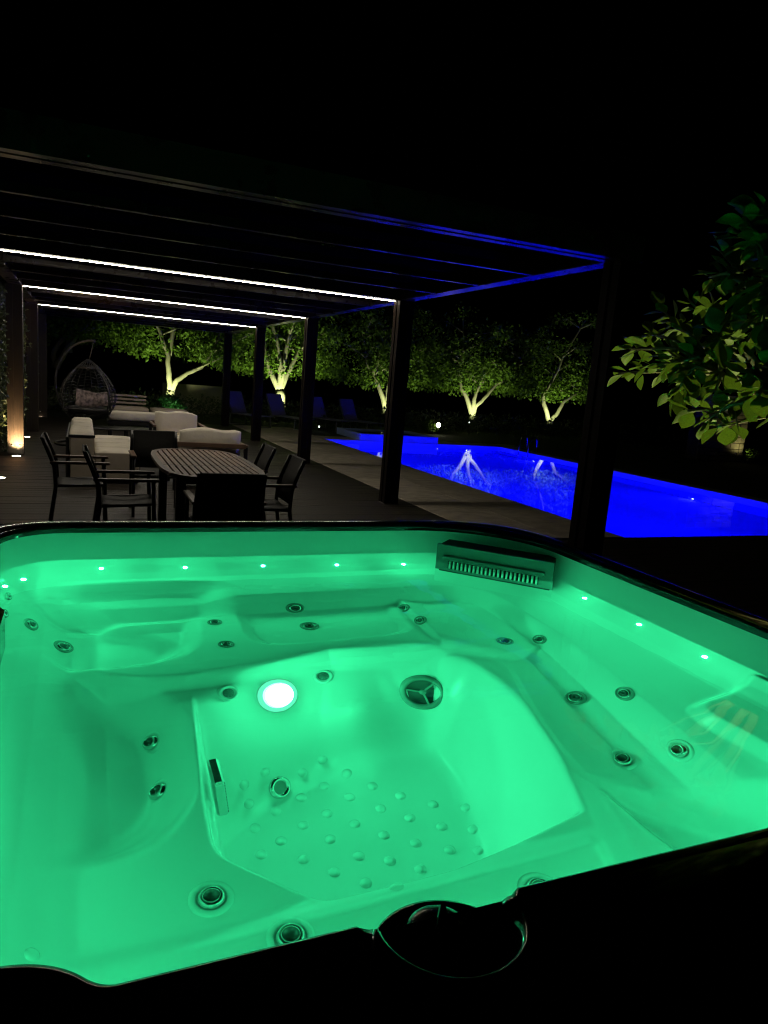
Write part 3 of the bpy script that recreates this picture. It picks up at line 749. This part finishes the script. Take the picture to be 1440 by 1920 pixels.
# egg chair
eg = empty('egg_chair', (.09, 14.6, 0), label='hanging teardrop egg chair woven from dark rattan', cat='hanging chair')
prof_e = [(.0, .50), (.14, .505), (.27, .54), (.38, .62), (.455, .74), (.495, .88), (.485, 1.02), (.43, 1.17), (.33, 1.32), (.21, 1.45), (.10, 1.55), (.02, 1.61)]
def egr(z):
    zs = [p_[1] for p_ in prof_e]; return float(np.interp(z, zs, [p_[0] for p_ in prof_e]))
OPEN0, OPEN1 = math.radians(205), math.radians(318)
wv = MB()
for k in range(22):
    a = 2*math.pi*k/22
    front = OPEN0 < a < OPEN1
    pts = []
    for (r_, z_) in prof_e:
        if front and .72 < z_ < 1.42: 
            if len(pts) > 1: wv.tube(pts, .007, 5)
            pts = []; continue
        pts.append((r_*math.cos(a), r_*math.sin(a), z_))
    if len(pts) > 1: wv.tube(pts, .007, 5)
for z_ in list(np.arange(.53, .74, .03))+list(np.arange(.78, 1.55, .055)):
    r_ = egr(z_); a0, a1 = (0, 2*math.pi) if not (.74 < z_ < 1.42) else (OPEN1, OPEN0+2*math.pi)
    wv.tube([(r_*math.cos(a), r_*math.sin(a), z_+.012*math.sin(9*a)) for a in np.linspace(a0, a1, 40)], .005, 4)
wv.build('basket_weave', M['rattan'], eg)
op = []
for t in np.linspace(0, 1, 30):
    a = OPEN0+(OPEN1-OPEN0)*(.5-.5*math.cos(2*math.pi*t)) if False else None
rim_pts = []
for z_ in np.linspace(.72, 1.44, 12): rim_pts.append((egr(z_)*math.cos(OPEN0), egr(z_)*math.sin(OPEN0), z_))
top_ = [(egr(1.46)*math.cos(a), egr(1.46)*math.sin(a), 1.46) for a in np.linspace(OPEN0, OPEN1, 6)]
dn = [(egr(z_)*math.cos(OPEN1), egr(z_)*math.sin(OPEN1), z_) for z_ in np.linspace(1.44, .72, 12)]
bt = [(egr(.7)*math.cos(a), egr(.7)*math.sin(a), .70) for a in np.linspace(OPEN1, OPEN0, 8)]
MB().tube(rim_pts+top_+dn+bt+[rim_pts[0]], .016, 7).build('opening_frame', M['rattan'], eg)
c1 = cushion('seat_cushion', -.34, .34, -.3, .3, .60, .74, M['frame'], eg)
c2 = cushion('pillow', -.17, .17, -.06, .06, .0, .0, M['print'], eg)
bpy.data.objects.remove(c2)
for (x_, a_, s_) in ((-.04, .3, 1), (.20, -.35, .85)):
    pm = MB()
    q = 8
    for top in (-1, 1):
        vs = []
        for i in range(q+1):
            for j in range(q+1):
                u, v_ = 2*i/q-1, 2*j/q-1; e_ = ((1-u**4)*(1-v_**4))**.5
                vs.append((u*.18*s_, top*.055*e_, v_*.16*s_))
        fs = [(i*(q+1)+j, i*(q+1)+j+1, (i+1)*(q+1)+j+1, (i+1)*(q+1)+j) for i in range(q) for j in range(q)]
        pm.add(vs, fs if top > 0 else [f_[::-1] for f_ in fs], True)
    o = pm.build('pillow', M['print'], eg); o.location = (x_, -.02+.05*abs(x_), .88); o.rotation_euler = (-.3, a_*.6, a_)
# C shaped stand
st = []
for t in np.linspace(0, 1, 26):
    a = math.radians(88+ (250-88)*t)
    st.append((.12+.66*math.cos(a)-.02, .25*t*.6, 1.16+.80*math.sin(a)))
st = [(.10, 0, 1.93)]+st+[(-.05, .2, .36), (-.20, .15, .05)]
MB().tube(st, .022, 10).build('stand', M['rattan'], eg)
MB().tube([(.08, 0, 1.93), (.06, 0, 1.80), (.02, 0, 1.62)], .008, 6).build('hanger_chain', M['rattan'], eg)
MB().tube([(.55*math.cos(a)-.02, .55*math.sin(a)+.1, .03) for a in np.linspace(0, 2*math.pi, 33)], .024, 8).build('stand_base', M['rattan'], eg)

# sun loungers beyond the pool end
def lounger():
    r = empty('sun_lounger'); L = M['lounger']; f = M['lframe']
    # head towards -y in local space... back plate leans to +y
    def sheet(p0, p1, w2, nm):
        p0, p1 = np.array(p0), np.array(p1); d = (p1-p0); nrm = np.array([0, -d[2], d[1]]); nrm = nrm/np.linalg.norm(nrm)*.012
        vs = [(-w2, *p0), (w2, *p0), (w2, *p1), (-w2, *p1)] if len(p0) == 2 else [(-w2, p0[1], p0[2]), (w2, p0[1], p0[2]), (w2, p1[1], p1[2]), (-w2, p1[1], p1[2])]
        vs2 = [(a, b+nrm[1], c+nrm[2]) for a, b, c in vs]
        return MB().add(vs+vs2, [(0, 1, 2, 3), (7, 6, 5, 4), (0, 4, 5, 1), (1, 5, 6, 2), (2, 6, 7, 3), (3, 7, 4, 0)]).build(nm, L, r)
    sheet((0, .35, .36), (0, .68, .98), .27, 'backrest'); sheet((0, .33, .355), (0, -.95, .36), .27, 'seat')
    for s in (-1, 1):
        MB().tube([(s*.29, .70, .99), (s*.29, .36, .35), (s*.29, -1.0, .35)], .016, 8).build('side_rail', f, r)
        for yy_ in (-.8, .42): MB().tube([(s*.29, yy_, .35), (s*.30, yy_, 0)], .015, 8).build('leg', f, r)
    for yy_ in (-.8, .42): MB().tube([(-.30, yy_, .015), (.30, yy_, .015)], .013, 8).build('foot_bar', f, r)
    MB().tube([(-.29, .70, .99), (.29, .70, .99)], .016, 8).build('top_rail', f, r)
    return r
lp = lounger()
lo = [((4.62, 21.9), 'dim blue sun lounger farthest left, beside the fourth pergola post'),
      ((5.86, 21.9), 'blue lit sun lounger below the brightest forked tree'),
      ((7.22, 21.9), 'narrow looking blue lounger right of the third post, by a small glow'),
      ((8.20, 21.7), 'blue lit sun lounger farthest right, nearest the raised basin')]
for i, ((x, y), lab) in enumerate(lo):
    o = lp if i == 0 else copy_tree(lp)
    o.location = (x, y, 0); o.rotation_euler.z = math.radians((26, 24, 22, 20)[i]); tag(o, lab, 'sun lounger', 'sun loungers beyond the pool')

# ------------------------------------------------------------------ lights at ground level
def spot(name, loc, target, power, ang_deg, c=(1, .86, .55), blend=.5, r=.04):
    l = bpy.data.lights.new(name, 'SPOT'); l.energy = power; l.spot_size = math.radians(ang_deg); l.spot_blend = blend; l.color = c; l.shadow_soft_size = r
    o = bpy.data.objects.new(name, l); col.objects.link(o); o.location = loc
    o.rotation_euler = (Vector(target)-Vector(loc)).to_track_quat('-Z', 'Y').to_euler(); return o
gl_ring = MB().lathe([(.085, -.01), (.085, .006), (.07, .009), (.062, .006)], 22).mesh('deck_uplight', M['steel'])
gl_lens = disc(.062, .007).mesh('lens', M['uplight'])
labs = ['recessed deck light at the left picture edge', 'recessed deck light at the foot of the orange lit post', 'recessed deck light between the two left posts', 'recessed deck light at the foot of the farthest left post']
for (q, lab, tgt, pw) in zip(((0, 897), (31, 856), (50, 820), (76, 782)), labs, ((-.5, .1), (0, .22), (-.4, .1), (0, .20)), (220, 330, 220, 330)):
    P = atz(*q, 0)
    o = obj('deck_uplight', gl_ring, loc=(P[0], P[1], .003), label=lab, cat='deck light', group='recessed lights along the ivy wall'); obj('lens', gl_lens, o)
    spot('uplight_beam', (P[0], P[1], .03), (P[0]+tgt[0]*.4, P[1]+tgt[1], .34), pw, 70, (1, .70, .34), 1.0)

# ------------------------------------------------------------------ foliage
def leaf_cloud(name, centers, radii, counts, size, mt, parent=None, seed=0, flat=.0, **kw):
    rng = np.random.default_rng(seed); Vs = []; 
    for c, r, n in zip(centers, radii, counts):
        p = rng.normal(size=(n, 3)); p /= np.linalg.norm(p, axis=1)[:, None]+1e-9; p *= (rng.random(n)**.45)[:, None]
        Vs.append(np.array(c)+p*np.array(r))
    Pn = np.vstack(Vs); n = len(Pn)
    d = rng.normal(size=(n, 3)); d[:, 2] -= .3; d /= np.linalg.norm(d, axis=1)[:, None]
    a = rng.normal(size=(n, 3)); s = np.cross(d, a); s /= np.linalg.norm(s, axis=1)[:, None]
    nn_ = np.cross(s, d)
    L = size*(.6+.8*rng.random(n))[:, None]; W_ = L*.30
    v0 = Pn; v1 = Pn+d*L*.5+s*W_+nn_*L*.08; v2 = Pn+d*L; v3 = Pn+d*L*.5-s*W_+nn_*L*.08
    V = np.stack([v0, v1, v2, v3], 1).reshape(-1, 3); F = np.arange(n*4).reshape(-1, 4)
    return obj(name, np_mesh(name, V, F, mt, False), parent, **kw)
def stem(mb, pts, r0, r1, seed=0, n=8):
    rng = random.Random(seed); P = []; K = len(pts); out = []
    for k in range(K-1):
        a, b = np.array(pts[k]), np.array(pts[k+1])
        for t in np.linspace(0, 1, 5)[:-1]: P.append(a+(b-a)*t+np.array([rng.uniform(-1, 1)*.02 for _ in range(3)]))
    P.append(np.array(pts[-1])); rr_ = [r0+(r1-r0)*(i/(len(P)-1))**.8 for i in range(len(P))]
    mb.tube(P, rr_, n); return P
TY = 25.0
tree_spec = [   # label, base px, list of stem px polylines, crown x range shift
    ('dimly lit garden tree at the far left, behind the egg chair', (92, 735), [[(104, 690), (128, 650), (146, 628)], [(104, 690), (100, 660), (140, 600)], [(128, 660), (135, 610), (150, 560)]], 4, 1.0),
    ('uplit tree with a bent pale trunk behind the green lit shrub', (320, 728), [[(316, 700), (314, 660), (298, 618), (286, 590)], [(332, 712), (352, 700), (378, 688), (400, 660)], [(316, 665), (322, 630), (330, 590)]], 75, 1.0),
    ('brightly uplit tree forking between the two far pergola posts', (526, 728), [[(508, 698), (498, 670), (494, 630)], [(526, 690), (522, 650), (508, 600)], [(538, 700), (556, 668), (572, 640)], [(530, 690), (540, 640), (552, 590)]], 110, 1.15),
    ('uplit tree with a single slanting pale trunk left of the second post', (724, 762), [[(712, 728), (700, 702), (690, 688)], [(727, 735), (735, 700), (748, 660)], [(700, 702), (715, 650), (740, 610)]], 42, 1.0),
    ('uplit tree with three pale stems beyond the middle of the pool', (886, 776), [[(874, 745), (864, 725), (860, 690), (868, 660)], [(888, 748), (896, 728), (905, 716), (925, 690)], [(892, 762), (912, 742), (930, 722), (960, 700)]], 62, 1.0),
    ('uplit tree leaning left above the pool ladder', (1030, 786), [[(1020, 760), (1018, 742), (1034, 715), (1045, 695), (1055, 670)], [(1044, 775), (1058, 752), (1084, 736), (1105, 725)]], 46, 1.0)]
BASES = []
for ti, (lab, base, stems, pw, sc_) in enumerate(tree_spec):
    B0 = aty(*base, TY); B0[2] = max(B0[2]-.1, .3); BASES.append(B0)
    tr = empty('garden_tree', (B0[0], TY, 0), label=lab, cat='tree', group='uplit trees behind the pool')
    mb = MB(); rng = random.Random(50+ti)
    o3 = np.array([B0[0], TY, 0])
    stem(mb, [np.array([0, 0, -.02]), B0-o3+np.array([0, 0, .02])], .21*sc_, .16*sc_, ti)
    tips = []
    for k, pl in enumerate(stems):
        off = rng.uniform(-.25, .25)
        pts = ([B0-o3] if pl[0][1] > base[1]-45 else [])+[aty(*q, TY+off*(i+1)*.5)-o3 for i, q in enumerate(pl)]
        e = pts[-1]; d = e-pts[-2]; d = d/np.linalg.norm(d)
        pts.append(e+d*1.0+np.array([rng.uniform(-.4, .4), rng.uniform(-.5, .5), .6]))
        P = stem(mb, pts, .11*sc_, .03, 100*ti+k)
        for _ in range(7):       # side limbs
            i = rng.randrange(len(P)//2, len(P)); s = P[i]; a = rng.uniform(0, 2*math.pi)
            q1 = s+np.array([math.cos(a)*.7, math.sin(a)*.6, .35]); q2 = q1+np.array([math.cos(a)*.7, math.sin(a)*.7, rng.uniform(-.1, .4)])
            mb.tube([s, q1, q2], [.035, .022, .008], 6); tips += [q1, q2]
        tips.append(pts[-1])
    mb.build('trunk', M['bark'], tr)
    cen, rad, cnt = [], [], []
    zlow = (2.1, 1.85, 1.5, 1.42, 1.45, 1.38)[ti]
    for t_ in tips:
        cen.append((t_[0], t_[1], max(t_[2], zlow+.35))); rad.append((.55, .5, .38)); cnt.append(85)
    for _ in range(84):
        x_, y_ = rng.uniform(-2.5, 2.5), rng.uniform(-.5, 1.9); q_ = 1-(x_/3.4)**2
        z_ = zlow+.15+rng.random()**2.1*2.6*q_+.25*abs(x_)*.4
        cen.append((x_, y_, z_)); rad.append((.55, .5, .30)); cnt.append(62)
    leaf_cloud('crown', cen, rad, cnt, .13, M['leaf'], tr, seed=ti)
    if ti > 0:
        fx = obj('tree_uplight', MB().lathe([(0, -.12), (.055, -.12), (.06, .0), (.05, .02), (.045, .0)], 16).mesh('tree_uplight', M['frame']), loc=(B0[0]-.15, TY-.75, .35), label='garden spotlight below the '+['', 'bent pale trunk', 'brightest forked tree', 'single slanting trunk', 'tree with three pale stems', 'tree leaning left above the ladder'][ti], cat='spotlight', group='spotlights under the garden trees')
        fx.rotation_euler = (-.35, 0, 0)
        obj('stake', MB().tube([(0, 0, -.36), (0, 0, -.10)], .012, 6).mesh('stake', M['frame']), fx)
        spot('tree_beam', (B0[0]-.15, TY-.75, .42), (B0[0], TY+.05, 1.9), pw*6.8, 112, (.90, 1, .47), .8, .05)
# dark hedge row in front of the trees
hx = np.linspace(-3, 24, 70)
rng = np.random.default_rng(5)
leaf_cloud('hedge', [(float(x), 23.6+float(rng.normal())*.1, .42) for x in hx], [(.35, .35, .42)]*70, [150]*70, .10, M['leaf2'], seed=9, label='low dark hedge running in front of the uplit trees', cat='hedge')
MB().box(2.6, 4.7, 26.6, 26.75, 0, 1.02, .01).build('garden_wall', M['plaster'], label='low pale garden wall lit behind the bent tree', cat='wall')
# left ivy wall
iv = empty('ivy_wall', (-1.35, 13, 0), label='tall ivy covered wall along the left side of the deck', cat='ivy wall')
MB().box(-.14, -.02, -6, 8.6, 0, 2.75).build('wall', M['mortar'], iv)
cen, rad, cnt = [], [], []
rr = random.Random(4)
for _ in range(420):
    y_ = rr.uniform(-5, 8.4); z_ = rr.uniform(.05, 2.7); cen.append((rr.uniform(.03, .16), y_, z_)); rad.append((.16, .3, .3)); cnt.append(60)
leaf_cloud('ivy', cen, rad, cnt, .075, M['leaf2'], iv, seed=21)
# lit shrubs
def shrub(P, r, n, size, label, mt, seed):
    s = empty('shrub', (P[0], P[1], 0), label=label, cat='shrub')
    mb = MB(); rr = random.Random(seed); cen = []
    for k in range(9):
        a = rr.uniform(0, 2*math.pi); q = (math.cos(a)*r*.7*rr.random(), math.sin(a)*r*.7*rr.random(), P[2]+r*rr.uniform(.1, .9)); mb.tube([(0, 0, 0), (q[0]*.5, q[1]*.5, q[2]*.6), q], [.012, .009, .004], 5); cen.append(q)
    mb.build('stem', M['twig'], s)
    leaf_cloud('foliage', cen, [(r*.5, r*.5, r*.4)]*9, [n//9]*9, size, mt, s, seed=seed); return s
P = aty(320, 758, 22.3); shrub((P[0], 22.3, .25), .42, 900, .10, 'small shrub lit bright green behind the armchairs', M['shrub'], 31)
spot('shrub_beam', (P[0]+.05, 21.85, .12), (P[0], 22.3, .7), 16, 110, (.55, 1, .45), .6)
def small_lamp(P, label, mt, r=.05):
    o = obj('garden_lamp', MB().tube([(0, 0, -P[2]), (0, 0, -r*.6)], .014, 6).mesh('stake', M['frame']), loc=tuple(P), label=label, cat='garden light', group='small lights in the planting')
    obj('globe', MB().lathe([(.0, -r), (r*.6, -r*.8), (r, 0), (r*.6, r*.8), (0, r)], 14).mesh('globe', mt), o); return o
P = aty(822, 797, 22.5); small_lamp(P, 'bright round garden light glowing beyond the raised basin', M['globe'], .085)
shrub((P[0]-.25, 22.75, .12), .36, 700, .08, 'small rounded shrub lit by the bright garden light', M['leaf'], 33)
P2 = aty(598, 804, 21.4); P2[2] = max(P2[2], .12); small_lamp(P2, 'small glow added for lit leaves beside the narrow looking lounger', M['faint'], .03)
shrub((P2[0]+.35, 22.6, .25), .36, 260, .09, 'sparse dark shrub behind the loungers', M['leaf2'], 35)
P3 = aty(880, 792, 23.0); small_lamp(P3, 'tiny glow added for lit leaves below the tree with three stems', M['faint'], .022)

# stone pillar on the right
sp_ = empty('stone_wall', (19.0, 17.0, 0), label='coursed stone wall end lit from below at the right', cat='stone wall')
MB().box(-.97, .97, .03, .52, 0, 2.05).build('core', M['mortar'], sp_)
rr = random.Random(8); z = 0
while z < 2.05:
    h = rr.choice((.12, .16, .2, .26)); x = -.99
    while x < .985:
        wd = min(rr.uniform(.2, .5), .99-x)
        if .99-(x+wd) < .1: wd = .99-x
        MB().box(x+.006, x+wd-.006, rr.uniform(-.02, .02), .06, z+.006, z+h-.006, .012).build('stone', M['stone'], sp_)
        if x+wd > .98: MB().box(.965, 1.0+rr.uniform(-.01, .02), .065, .50, z+.006, z+h-.006, .012).build('stone', M['stone'], sp_)
        x += wd
    z += h
PL = atz(1398, 872, 0.0)
fx = obj('tree_uplight', MB().lathe([(0, -.1), (.05, -.1), (.055, .0), (.045, .02), (.04, .0)], 14).mesh('tree_uplight', M['frame']), loc=(19.75, 16.55, .1), label='spotlight at the foot of the stone wall', cat='spotlight')
obj('lens', disc(.042, .004).mesh('lens', M['uplight']), fx)
spot('wall_beam', (19.75, 16.55, .15), (19.72, 16.98, 1.1), 12, 110, (1, .96, .40), .9)
shrub((20.1, 16.75, .1), .32, 500, .08, 'bright yellow green shrub at the foot of the stone wall', M['leaf'], 41)

# ------------------------------------------------------------------ large leaved tree in the right foreground
rt = empty('broadleaf_tree', (3.55, 2.35, 0), label='broad leaved tree reaching in from the right, lit from below', cat='tree')
RO = np.array([3.55, 2.35, 0])
leafm = []
for v_ in range(4):
    n = 8; vs = []; fs = []; rr = random.Random(v_); bend = (.25, .5, -.1, .8)[v_]; fold = (.25, .35, .15, .3)[v_]
    for i in range(n+1):
        t = i/n; wd = .36*math.sin(math.pi*t**1.15)*(1-.15*t)+.004
        x = t; z = -bend*.25*t*t+.02*math.sin(t*5+v_)
        vs += [(x, -wd, z+wd*fold), (x, 0, z), (x, wd, z+wd*fold)]
    for i in range(n):
        a = 3*i; fs += [(a, a+3, a+4, a+1), (a+1, a+4, a+5, a+2)]
    leafm.append(MB().add(vs, fs, True).mesh('leaf', M['leafbig']))
tw = MB(); lf = []
rng = random.Random(12)
trunk_pts = [np.array([0, 0, 0]), np.array([-.04, .03, .6]), np.array([-.10, .0, 1.15])]
tk = MB(); tk.tube(trunk_pts, [.055, .048, .036], 10); tk.build('trunk', M['twig'], rt)
root = trunk_pts[-1]
# cluster targets: pixel + distance from the camera, read as points of the crown
clus = [(1160, 700, 3.25), (1200, 690, 3.1), (1238, 690, 3.05), (1262, 742, 2.95), (1250, 655, 3.3), (1180, 655, 3.4), (1290, 770, 2.85), (1322, 790, 2.8), (1345, 800, 2.75), (1300, 720, 3.0), (1340, 735, 2.9), (1375, 750, 2.8),
        (1240, 580, 3.5), (1290, 560, 3.4), (1330, 520, 3.2), (1350, 470, 3.1), (1375, 430, 3.0), (1395, 400, 2.95), (1425, 380, 2.95), (1370, 500, 3.15), (1410, 520, 2.9), (1430, 470, 3.0), (1420, 560, 2.8), (1380, 580, 2.95), (1340, 600, 3.1), (1300, 620, 3.2),
        (1400, 640, 2.8), (1350, 660, 3.0), (1300, 665, 3.1), (1430, 610, 2.75), (1400, 700, 2.7), (1435, 690, 2.7), (1420, 740, 2.6), (1440, 420, 3.0), (1460, 520, 2.8), (1470, 620, 2.7), (1480, 700, 2.6), (1215, 625, 3.45), (1265, 615, 3.35), (1455, 780, 2.6), (1250, 700, 3.25), (1320, 690, 3.2), (1365, 620, 3.25), (1400, 590, 3.2), (1330, 570, 3.4)]
hubs = [aty(0, 0, 1)*0]*0
limbs = []
for (px, py, dist) in ((1400, 660, 2.95), (1440, 560, 2.95), (1450, 740, 2.75), (1350, 700, 3.0)):
    e = CC+ray(px, py)*dist-RO
    mid = (root+e)/2+np.array([0, 0, .10]); limbs.append((mid, e)); P = [root, root+(mid-root)*.5+np.array([0, 0, .05]), mid, e]
    tw.tube(P, [.034, .028, .022, .013], 8)
for ci, (px, py, dist) in enumerate(clus):
    c = CC+ray(px, py)*dist-RO
    best = min(limbs, key=lambda q: np.linalg.norm(q[1]-c)); s = best[1] if rng.random() < .7 else best[0]
    mid = (s+c)/2+np.array([rng.uniform(-.05, .05), rng.uniform(-.05, .05), rng.uniform(.0, .07)])
    tw.tube([s, mid, c], [.010, .007, .004], 6)
    ax = c-mid; ax = ax/np.linalg.norm(ax)
    nl = rng.randint(9, 13)
    for k in range(nl):
        a = 2.4*k+rng.uniform(-.4, .4); t = k/nl
        base = c-ax*.15*(1-t)
        u_ = np.cross(ax, np.array([0, 0, 1.0])); u_ /= np.linalg.norm(u_)+1e-6; v_ = np.cross(u_, ax)
        d = ax*(.25+.9*t)+(u_*math.cos(a)+v_*math.sin(a))*(1.0-.4*t)+np.array([0, 0, -.25+.25*rng.random()])
        lf.append((base, d/np.linalg.norm(d), rng.uniform(.05, .108), rng.randrange(4)))
tw.build('branch', M['twig'], rt)
rng.shuffle(lf); lf.sort(key=lambda q: -q[2]); rest = MB()
for li, (b, d, L, v_) in enumerate(lf):
    X = Vector(d); up = Vector((rng.uniform(-.5, .5), rng.uniform(-.5, .5), 1)); Y = up.cross(X).normalized(); Z = X.cross(Y)
    st_ = b+np.array(d)*.012
    ML = Matrix(((X.x, Y.x, Z.x, st_[0]), (X.y, Y.y, Z.y, st_[1]), (X.z, Y.z, Z.z, st_[2]), (0, 0, 0, 1))) @ Matrix.Scale(L, 4)
    if li < 300: o = obj('leaf', leafm[v_], rt); o.matrix_local = ML
    else: rest.add([ML @ q.co for q in leafm[v_].vertices], [tuple(q.vertices) for q in leafm[v_].polygons], True)
rest.build('small_leaves', M['leafbig'], rt, kind='stuff')
fx = obj('tree_uplight', MB().lathe([(0, -.1), (.05, -.1), (.055, .0), (.045, .02), (.04, .0)], 14).mesh('tree_uplight', M['frame']), loc=(2.9, 2.0, .1), label='spotlight on the deck under the broad leaved tree', cat='spotlight')
obj('lens', disc(.042, .004).mesh('lens', M['uplight']), fx)
spot('leaf_beam', (2.9, 2.0, .16), (2.42, 2.1, 2.3), 240, 64, (.93, 1, .36), .5, .03)
